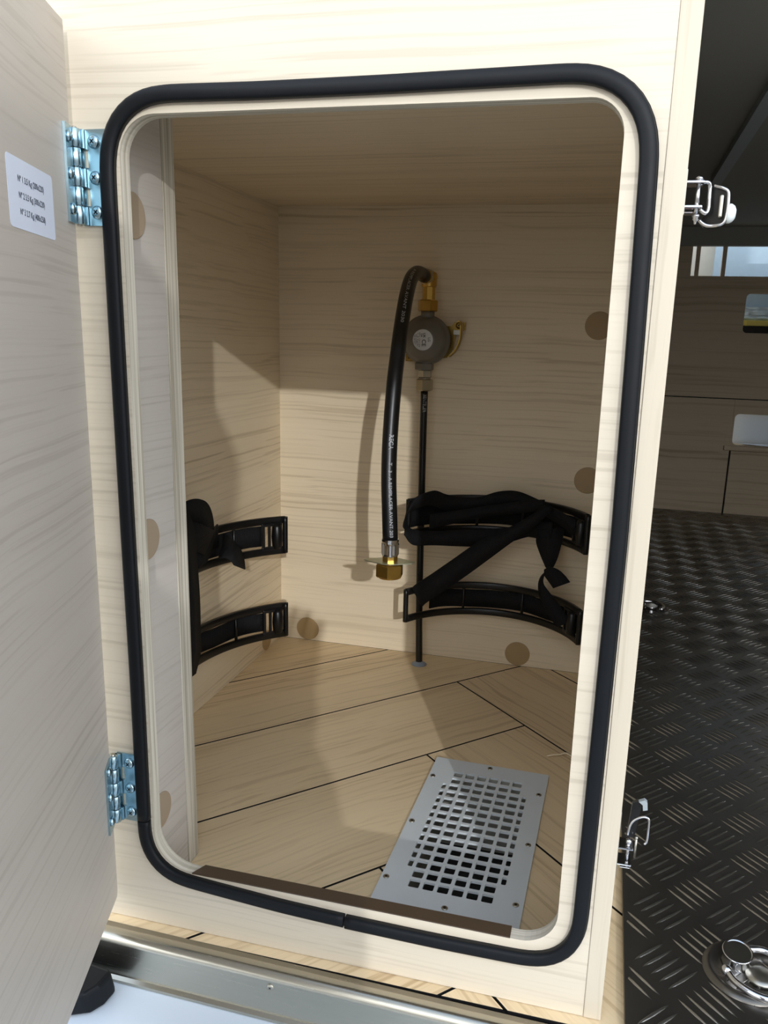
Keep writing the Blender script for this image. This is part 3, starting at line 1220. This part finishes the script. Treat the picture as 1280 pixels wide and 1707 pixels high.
CB, RB = (170.0, 432.0), 123.0
bu = holder('upper black bottle holder on the back wall, wrapped in tangled strap', CB, RB, -61, 66, 191, 231.5, True, (-14, 14), (170, 555, 211))
inner_strap(bu, CB, RB, -60, 64, 211, 13.5, True)
buckle(bu, CB, RB, rad(58), 191, 231, True)
bl = holder('lower black bottle holder on the back wall, near the pipe foot', CB, RB, -61, 66, 77, 113.5, True, (-20, 17), (170, 555, 95))
inner_strap(bl, CB, RB, -42, 64, 95, 12.0, True, 1.0)
buckle(bl, CB, RB, rad(56), 77, 113, True)
CLF, RL = (33.0, 296.0), 168.5
lu = holder('upper black bottle holder on the left wall, bundled with strap', CLF, RL, -46, 50, 174, 212, False, (-2, 27), (-134, 296, 195))
inner_strap(lu, CLF, RL, -45, 40, 193, 12.5, False)
buckle(lu, CLF, RL, rad(44), 174, 212, False)
ll = holder('lower black bottle holder on the left wall, just above the floor', CLF, RL, -46, 50, 66, 102, False, (-2, 27), (-134, 296, 84))
inner_strap(ll, CLF, RL, -45, 40, 84, 11.5, False, 1.0)
buckle(ll, CLF, RL, rad(44), 66, 102, False)

Z = Vector((0, 0, 1))
# loose ends of strap on the upper back holder
mb = MB()
mb.ribbon([((64, 476, 214), (0, 2, 15)), ((66, 468, 222), (3, 3, 14)), ((74, 472, 234), (5, 4, 10)), ((90, 497, 238), (3, 3, 9)), ((104, 517, 230), (0, 1, 10)),
           ((125, 530, 226), (0, 0, 9)), ((146, 536, 229), (0, 0, 8)), ((168, 536, 236), (0, 1, 9)), ((191, 532, 239), (0, 1, 9)), ((215, 527, 234), (0, 0, 8)), ((243, 516, 224), (0, 0, 8)), ((268, 500, 214), (0, 0, 10))], 1.5, 7)
mb.build('loose_strap', 'webbing', bu)
mb = MB()
mb.ribbon([((62, 478, 206), (0, 3, 13)), ((70, 482, 190), (-3, 2, 10)), ((95, 500, 186), (0, 1, 9)), ((125, 512, 186), (0, 1, 10.5)), ((154, 516, 188), (0, 0, 11)), ((185, 518, 194), (0, 0, 10)), ((213, 520, 203), (0, 0, 9)), ((240, 512, 206), (0, 0, 10))], 1.5, 7)
mb.build('loose_strap', 'webbing', bu)
mb = MB()
mb.ribbon([((88, 500, 207), (0, 0, 9)), ((125, 520, 213), (0, 0, 8)), ((165, 528, 222), (0, 0, 7)), ((205, 524, 231), (0, 0, 8)), ((228, 516, 237), (0, 0, 6))], 1.5, 7)
mb.build('loose_strap', 'webbing', bu)
mb = MB()
mb.ribbon([((239, 514, 208), (16, 0, 2)), ((237, 512, 192), (16, -2, 1)), ((238, 508, 174), (11, -2, -2)), ((239, 505, 158), (3.5, -2, -2))], 1.4, 7)
mb.build('loose_strap', 'webbing', bu)
mb = MB()
mb.ribbon([((237, 504.5, 160), (3, -2, 3)), ((243, 503, 155), (8, -1, 5)), ((250, 501, 149), (9.5, 0, 5)), ((257, 500, 141), (10, 0, 5))], 1.4, 7)
mb.build('loose_strap', 'webbing', bu)
mb = MB()
mb.ribbon([((241, 506, 158), (3, -3, 2)), ((233, 508, 149), (2.5, -4, 3)), ((231, 508, 138), (3, -3, 2)), ((236, 507, 126), (6, -1, 3)), ((246, 503, 112), (8, 0, 5)), ((257, 498, 99), (8, 0, 5)), ((265, 496, 93), (8, 0, 5))], 1.4, 7)
tag(mb.build('webbing_strap', 'webbing'), 'short twisted black strap end reaching down to the buckle of the lower back holder', 'strap')
mb = MB()
mb.ribbon([((236, 512, 236), (4, 0, -3)), ((214, 506, 216), (5, 0, -5)), ((186, 500, 196), (6, 0, -7)), ((160, 496, 178), (9, 0, -9)), ((130, 492, 153), (9.5, 0, -9.5)), ((104, 488, 132), (9, 0, -10)), ((84, 488, 116), (8, 0, -11)), ((77, 492, 108), (7, 0, -12))], 1.5, 7)
tag(mb.build('webbing_strap', 'webbing'), 'black webbing strap running diagonally from the upper to the lower holder on the back wall', 'strap')

# bundled strap on the left wall
mb = MB()
mb.ribbon([((-104, 222, 268), (3, 14, 2)), ((-97, 226, 240), (2, 15, 0)), ((-95, 230, 205), (0, 15, 0)), ((-93, 230, 170), (0, 14, 0)), ((-92, 228, 140), (0, 14, 0)), ((-92, 226, 112), (0, 15, 0)), ((-98, 224, 86), (0, 16, 0))], 1.6, 7)
mb.build('loose_strap', 'webbing', lu)
mb = MB()
mb.ribbon([((-112, 218, 246), (0, 6, 13)), ((-104, 240, 258), (3, 8, 10)), ((-102, 265, 252), (2, 12, 8)), ((-103, 281, 234), (1, 13, 4)), ((-106, 282, 208), (2, 14, 2)), ((-108, 272, 190), (2, 14, 3))], 1.6, 7)
mb.ribbon([((-108, 214, 228), (2, 4, 14)), ((-98, 240, 232), (2, 3, 14)), ((-97, 262, 224), (3, 4, 13)), ((-104, 288, 214), (4, 3, 13)), ((-116, 318, 210), (3, 2, 13)), ((-121, 340, 208), (0, 0, 13))], 1.6, 7)
mb.build('loose_strap', 'webbing', lu)
mb = MB()
mb.ribbon([((-121, 352, 196), (0, 4, 11)), ((-113, 340, 196), (3, 7, 10)), ((-101, 322, 198), (4, 9, 8)), ((-92, 318, 196), (2, 13, 3)), ((-87, 319, 189), (0, 15, -2)), ((-83, 316, 181), (0, 13, -6))], 1.4, 7)
mb.build('loose_strap', 'webbing', lu)

# wood shavings left on the floor
mb = MB()
mb.tube(catmull([(262, 332, .8), (268, 334, 2.5), (275, 338, 1.6), (281, 342, 2.2), (287, 340, .9)], 5), 1.0, 6)
tag(mb.build('wood_shaving', 'chip'), 'tiny pale curl of wood shaving on the locker floor at the right edge', 'shaving')

# ------------------------------------------------------------------ aluminium sill, bumper
def sill_y(x):
    return -8.2 - 0.014 * (x + 35)


sill = thing('door_sill', 'bright aluminium sill edging the floor below the locker', 'sill', (120, -20, 0))
mb = MB()
prof = [(0, .6), (-9, 1.0), (-11.6, .4), (-13.4, -1.6), (-14.2, -4.5), (-14.6, -31), (-17.4, -32.4), (-17.4, -34.6), (-12.6, -34.6), (-12.4, -5), (-10.6, -1.4), (0, -1.0)]
rings = []
for x in (-300, 0, 340, 800):
    rings.append([mb.v((x, sill_y(x) + a, b)) for a, b in prof])
for r0, r1 in zip(rings, rings[1:]):
    for i in range(len(prof)):
        mb.f([r0[i], r0[(i + 1) % len(prof)], r1[(i + 1) % len(prof)], r1[i]], i in (0, 1, 2, 3))
mb.f(rings[0]); mb.f(rings[-1][::-1])
mb.build('profile', 'sill', sill)
for x, z in ((100.8, -9), (420, -9)):
    mb = MB()
    screw_head(mb, (x, sill_y(x) - 14.2, z), (0, -1, 0), 2.6, 1.2)
    mb.build('screw', ['steel', 'ink'], sill)

bump = MB()
bp = [(-22, -35), (-120, -36), (-185, -40), (-215, -56), (-225, -90), (-225, -300), (-22, -300)]
rings = []
for x in (-700, 0, 700):
    rings.append([bump.v((x, a + sill_y(x) + 8, b)) for a, b in bp])
for r0, r1 in zip(rings, rings[1:]):
    for i in range(len(bp)):
        bump.f([r0[i], r0[(i + 1) % len(bp)], r1[(i + 1) % len(bp)], r1[i]], i in (1, 2, 3))
bump.f(rings[0]); bump.f(rings[-1][::-1])
tag(bump.build('bumper', 'white'), 'white painted bumper top below the metal sill', 'bumper')
mb = MB()
pad = [(-90, -28.8), (-30, -28.8), (-19, -30), (-14.5, -34), (-15.5, -46), (-21, -56), (-33, -61.5), (-90, -64)]
mb.plate(pad, [], lambda u, v, d: (u - d * .12, v - d * .1, -34.6 + d), 18)
pd_ = mb.build('rubber_buffer', 'rubber')
bv = pd_.modifiers.new('bevel', 'BEVEL')
bv.width = .003
bv.segments = 3
tag(pd_, 'black rubber buffer on the bumper under the open door', 'buffer')

# ------------------------------------------------------------------ van load floor: tread plate with five-bar pattern
tp = thing('tread_plate', 'dark aluminium five-bar tread plate on the van floor right of the locker', 'floor plate', (600, 800, 0))
mb = MB()
mb.box(337.6, 1500, -6, 1744, 0.4, 4.0, .5)
mb.build('sheet', 'plate', tp)
mb = MB()


def bar(cx, cy, ang, L=31.0, wd=5.2, ht=1.5):
    ca, sa = math.cos(ang), math.sin(ang)
    prof_ = [(-.5, 0, 0), (-.32, .36, .6), (0, .5, 1), (.32, .36, .6), (.5, 0, 0)]
    ridge, lft, rgt = [], [], []
    for t, h_, z_ in prof_:
        x, y = t * L, h_ * wd * .5 * 2
        if cx + x * ca < 341:
            x = (341 - cx) / ca
        ridge.append(mb.v((cx + x * ca, cy + x * sa, 4.0 + ht * z_)))
        lft.append(mb.v((cx + x * ca - y * sa * .5 * 1.0, cy + x * sa + y * ca * .5, 3.98)))
        rgt.append(mb.v((cx + x * ca + y * sa * .5, cy + x * sa - y * ca * .5, 3.98)))
    for i in range(4):
        if i == 0:
            mb.f([lft[1], ridge[1], ridge[0]], True); mb.f([rgt[1], ridge[0], ridge[1]], True)
        elif i == 3:
            mb.f([lft[3], ridge[4], ridge[3]], True); mb.f([rgt[3], ridge[3], ridge[4]], True)
        else:
            mb.f([lft[i], lft[i + 1], ridge[i + 1], ridge[i]], True)
            mb.f([rgt[i + 1], rgt[i], ridge[i], ridge[i + 1]], True)


PX, PY = 54.3, 57.35
for i in range(-2, 12):
    for j in range(-6, 28):
        for off, ang, dx, dy in ((0, -46, 1, 1), (1, 46, 1, -1)):
            gx = 394 + (i + .5 * off) * PX
            gy = 257.5 + (j - .5 * off) * PY
            for k in range(-2, 3):
                bx = gx + k * 5.4 * dx
                by = gy + k * 5.4 * dy
                if 343 < bx < 960 and 3 < by < 1734:
                    bar(bx, by, rad(ang))
rb = mb.build('raised_bars', 'bar', tp, recalc=False)
rb['kind'] = 'stuff'


def lashing(x, y, label, ang):
    t = thing('lashing_ring', label, 'lashing ring', (x, y, 4), 'lashing rings in the tread plate floor')
    m_ = MB()
    m_.lathe((x, y, 4.0), (0, 0, 1), [(0, 30), (1.2, 29.2), (2.4, 26.5), (2.6, 24.5), (.4, 21), (.3, .1)], 48, caps=False)
    m_.build('dish', 'plate', t)
    ca, sa = math.cos(ang), math.sin(ang)

    def loc(u, v, z):
        return (x + u * ca - v * sa, y + u * sa + v * ca, 4 + z)
    m_ = MB()
    m_.lathe(loc(-6.5, 7, .4), (.0, -.15, 1), [(0, 10), (2, 10), (3.2, 9.2), (8, 8.8), (9.4, 9.2), (10, 10.4), (10.9, 10.4), (11.2, 9.6), (10.4, 9.2)], 32)
    m_.mi = 1
    m_.lathe(loc(-6.4, 5.3, 10.2), (.0, -.15, 1), [(0, 9.4), (.3, 9.3)], 32)
    m_.build('stud', ['chrome', 'pipe'], t)
    m_ = MB()
    m_.tube(catmull([loc(-15, -8, 5), loc(-9, -18, 4.4), (loc(6, -26, 4)), loc(24, -22, 3.6), loc(33, -4, 3.6), loc(28, 12, 4), loc(14, 19, 5), loc(2, 16, 6)], 7), 2.5, 12)
    m_.sphere(loc(-15, -8, 5), 3.9)
    m_.build('ring', 'chrome', t)
    m_ = MB()
    m_.lathe(loc(9, -3, .6), (0, 0, 1), [(0, 11), (1.5, 10.4), (3, 7), (3.4, .1)], 24)
    m_.build('hub', 'steel', t)
    return t


lashing(422, 66, 'chrome lashing ring in the tread plate at the front right corner', 0.0)
lashing(392, 862, 'small far lashing ring in the tread plate beside the wooden panel edge', 2.2)

# ------------------------------------------------------------------ van garage around: underside of the bed, walls, partition
YB = 1751.5
mb = MB()
mb.box(-320, 1500, -2, 486, 720, 734)
struct(mb.build('ceiling', 'dark_ceiling'))
mb = MB()
mb.box(-320, 1500, 490, YB, 723, 737)
struct(mb.build('ceiling', 'dark_ceiling'))
mb = MB()
mb.box(437, 455, 500, 1140, 712, 723)
struct(mb.build('trim_2', 'rail_grey'))
mb = MB()
mb.box(-330, -316, 12, YB, -30, 734)
struct(mb.build('wall_left', 'partition'))
mb = MB()
mb.box(1502, 1516, -2, YB, -30, 734)
struct(mb.build('wall_right', 'partition'))
# unseen shut rear door, added to keep light out of the garage
mb = MB()
mb.box(1000, 1516, -75, -35, -120, 1700, 6)
struct(mb.build('added_door', 'white'))
mb = MB()
mb.box(-330, 1516, 600, YB + 20, -32, -0.5)
mb.box(352, 1516, -6, 600, -32, -.5)
struct(mb.build('floor_2', 'plate'))

wb = MB()
wb.box(-320, 1500, YB + 16, YB + 18, -30, -25)
wall_back = struct(wb.build('wall_back', 'joint'))
mb = MB()
mb.box(-320, 611, YB, YB + 15, .5, 302.5, .8)
mb.build('panel', 'partition', wall_back)
mb = MB()
mb.plate([(-320, 305), (1500, 305), (1500, 605.5), (-320, 605.5)], [rrect(607.5, 800, 469, 564.5, 10, 6)[::-1]], lambda u, v, d: (u, YB + d, v), 15)
mb.build('panel', 'partition', wall_back)
mb = MB()
mb.box(-320, 1500, YB - 4, YB + 15, 677.2, 723, 1.0)
mb.build('rail', 'dark_ceiling', wall_back)
mb = MB()
mb.plate([(611, 182), (1500, 182), (1500, 302.5), (611, 302.5)], [rrect(615, 900, 186, 266, 12, 6)[::-1]], lambda u, v, d: (u, YB + d, v), 15)
mb.build('panel', 'partition', wall_back)
mb = MB()
mb.box(614.5, 1500, YB - 3, YB + 14, .5, 170, .8)
mb.build('panel', 'partition', wall_back)
mb = MB()
mb.box(596, 1500, YB - 14, YB + 90, 172, 183.5, .8)
mb.build('ledge', 'partition', wall_back)
mb = MB()
mb.box(605, 910, YB + 60, YB + 70, 183.6, 300)
mb.build('niche_back', 'white', wall_back)
mb = MB()
for x in (478, 541):
    mb.box(x - 1, x + 9, YB + 2, YB + 15, 605.6, 677)
mb.box(-320, 468, YB + 1, YB + 15, 605.6, 677)
mb.build('mullion', 'partition', wall_back)

mb = MB()
mb.box(-320, 1500, YB + 5, YB + 14, 301, 306.5)
mb.build('joint_strip', 'joint', wall_back)
mb = MB()
mb.box(609, 616, YB + 5, YB + 14.5, .5, 184)
mb.build('joint_strip', 'joint', wall_back)

# things beyond the partition openings
mb = MB()
ps = [(640, 187), (655, 184.5), (720, 184.5), (770, 184.5), (770, 200), (690, 198), (650, 205)]
mb.plate([(636, -8), (760, -10), (770, 40), (650, 44)], [], lambda u, v, d: (u, YB + v, 184.2 + d + .03 * (v + 10) + (6 if u < 640 else 0)), .6)
tag(mb.build('paper_sheet', 'white'), 'white paper sheet lying on the ledge of the far niche', 'paper')
mb = MB()
mb.box(440, 549, YB + 260, YB + 275, 300, 900)
tag(mb.build('grey_board', 'grey_panel'), 'warm grey board seen through the slot above the far partition', 'board')
mb = MB()
mb.box(546, 900, YB + 230, YB + 245, 300, 900)
tag(mb.build('blue_board', 'blue_panel'), 'blue-grey board seen through the slot above the far partition', 'board')
mb = MB()
mb.box(600, 860, YB + 60, YB + 72, 488, 502, 1)
mb.box(622, 626, YB + 56, YB + 60, 486, 503)
tag(mb.build('yellow_bar', 'yellow'), 'yellow metal bar inside the window of the far partition', 'bar')
mb = MB()
qs = []
nx, nz = 24, 8
for i in range(nx + 1):
    for j in range(nz + 1):
        u, v_ = i / nx, j / nz
        qs.append(mb.v((600 + 260 * u, YB + 72 + 5 * abs(math.sin(u * 20 + v_ * 3)) * abs(math.cos(v_ * 7)), 502 + 34 * v_)))
for i in range(nx):
    for j in range(nz):
        a = i * (nz + 1) + j
        mb.f([qs[a], qs[a + nz + 1], qs[a + nz + 2], qs[a + 1]], True)
mb.box(600, 860, YB + 78, YB + 84, 502, 536)
tag(mb.build('quilted_mat', 'quilt'), 'silver quilted insulation strip above the yellow bar', 'insulation')

mb = MB()
mb.box(600, 860, YB + 86, YB + 92, 534, 600)
mb.build('upper_board', 'blue_panel', wall_back)
mb = MB()
mb.box(600, 860, YB + 50, YB + 96, 455, 487.5)
mb.build('lower_rail', 'joint', wall_back)

# one wall of the cabin beyond; roof and sides left off to let skylight in
mb = MB()
mb.box(-320, 250, YB + 700, YB + 714, -30, 1500)
struct(mb.build('wall_front', 'white'))

# ------------------------------------------------------------------ the photographer, who stands behind the camera and shades the lower left
per = thing('person', 'person in grey clothes standing outside behind the camera, casting the soft shadow', 'person', (290, -850, -830))


def skin(name, joints, links, mat, root=0, sub=2):
    """one continuous surface grown over a skeleton: joints = (x, y, z, radius)"""
    me = bpy.data.meshes.new(name)
    off = per.location
    me.from_pydata([Vector(j[:3]) * MM - off for j in joints], links, [])
    o = bpy.data.objects.new(name, me)
    COL.objects.link(o)
    o.parent = per
    sk = o.modifiers.new('skin', 'SKIN')
    sk.use_smooth_shade = True
    if not me.skin_vertices:
        me.attributes.new('skin', 'FLOAT', 'POINT')
    lay = me.skin_vertices[0].data
    for i_, j in enumerate(joints):
        r_ = j[3] if isinstance(j[3], tuple) else (j[3], j[3])
        lay[i_].radius = (r_[0] * MM, r_[1] * MM)
        lay[i_].use_root = (i_ == root)
    ss = o.modifiers.new('subdivision', 'SUBSURF')
    ss.levels = ss.render_levels = sub
    me.materials.append(M[mat])
    return o


J = [(370, -900, -130, (105, 120)), (372, -890, 40, (95, 110)), (372, -860, 220, (100, 120)), (362, -835, 385, (96, 100)), (318, -808, 490, 54), (298, -790, 550, 52),
     (420, -895, -190, 78), (425, -800, -465, 60), (420, -868, -745, 46), (420, -770, -795, 44),
     (320, -905, -190, 78), (312, -830, -465, 60), (315, -898, -745, 46), (315, -800, -795, 44),
     (442, -820, 418, 56), (474, -810, 190, 46), (430, -700, 300, 36), (414, -672, 318, 33),
     (300, -890, 410, 52), (282, -850, 190, 44), (262, -700, 290, 34), (256, -672, 318, 32)]
E_ = [(0, 1), (1, 2), (2, 3), (3, 4), (4, 5), (0, 6), (6, 7), (7, 8), (8, 9), (0, 10), (10, 11), (11, 12), (12, 13), (3, 14), (14, 15), (15, 16), (16, 17), (3, 18), (18, 19), (19, 20), (20, 21)]
skin('body', J, E_, 'cloth')
for sx in (1, -1):
    bx_ = 335 + sx * 78
    J = [(bx_, -668, 322, 24), (bx_ - sx * 8, -650, 352, (30, 16)), (bx_ - sx * 14, -640, 384, (34, 15))]
    E_ = [(0, 1), (1, 2)]
    for k_, ln in enumerate((58, 68, 64, 50)):
        fx = bx_ - sx * 14 + (k_ - 1.5) * 19
        n0 = len(J)
        J += [(fx, -636, 392, 9), (fx, -618, 392 + ln * .5, 8.5), (fx, -606, 392 + ln * .75, 8), (fx, -606, 392 + ln * .95, 7)]
        E_ += [(2, n0), (n0, n0 + 1), (n0 + 1, n0 + 2), (n0 + 2, n0 + 3)]
    n0 = len(J)
    J += [(bx_ - sx * 40, -630, 362, 11), (bx_ - sx * 56, -616, 384, 9.5), (bx_ - sx * 58, -606, 404, 8)]
    E_ += [(1, n0), (n0, n0 + 1), (n0 + 1, n0 + 2)]
    skin('hand', J, E_, 'skin', 0, 1)
hc = Vector((290, -768, 632))
mb = MB(Matrix.Translation(hc) @ Matrix.Rotation(rad(-14), 4, 'X'))
mb.sphere((0, 0, 0), 100, (.80, .92, 1.14), 28, 20)
for v_ in mb.bm.verts:
    q = mb.xf.inverted() @ v_.co
    if q.y > 40 and abs(q.x) < 22 and -42 < q.z < 22:
        q.y += 24 * (1 - abs(q.x) / 22) * max(0, 1 - abs(q.z + 22) / 44)
    if q.z < -40:
        q.x *= 1 - 0.18 * min(1, (-40 - q.z) / 70)
    v_.co = mb.xf @ q
for sx in (1, -1):
    mb.sphere((sx * 80, -4, 0), 26, (.32, .7, 1.2), 12, 8)
mb.build('head', 'skin', per)
for sx in (1, -1):
    mb = MB(Matrix.Translation(hc) @ Matrix.Rotation(rad(-14), 4, 'X'))
    mb.sphere((sx * 30, 80, 4), 11.5, (1, 1, 1), 14, 10)
    mb.build('eye', 'white', per)
mb = MB(Matrix.Translation(hc) @ Matrix.Rotation(rad(-14), 4, 'X'))
mb.sphere((0, 86, -52), 9, (2.4, .8, .7), 14, 8)
mb.build('mouth', 'cap', per)
mb = MB(Matrix.Translation(hc) @ Matrix.Rotation(rad(-14), 4, 'X'))
mb.sphere((0, -12, 16), 104, (.86, .92, 1.10), 28, 18)
bmesh.ops.delete(mb.bm, geom=[f_ for f_ in mb.bm.faces if (mb.xf.inverted() @ f_.calc_center_median()).z < (36 if (mb.xf.inverted() @ f_.calc_center_median()).y > 10 else -50)], context='FACES')
mb.build('hair', 'hair', per)
print('objects', len(bpy.data.objects))
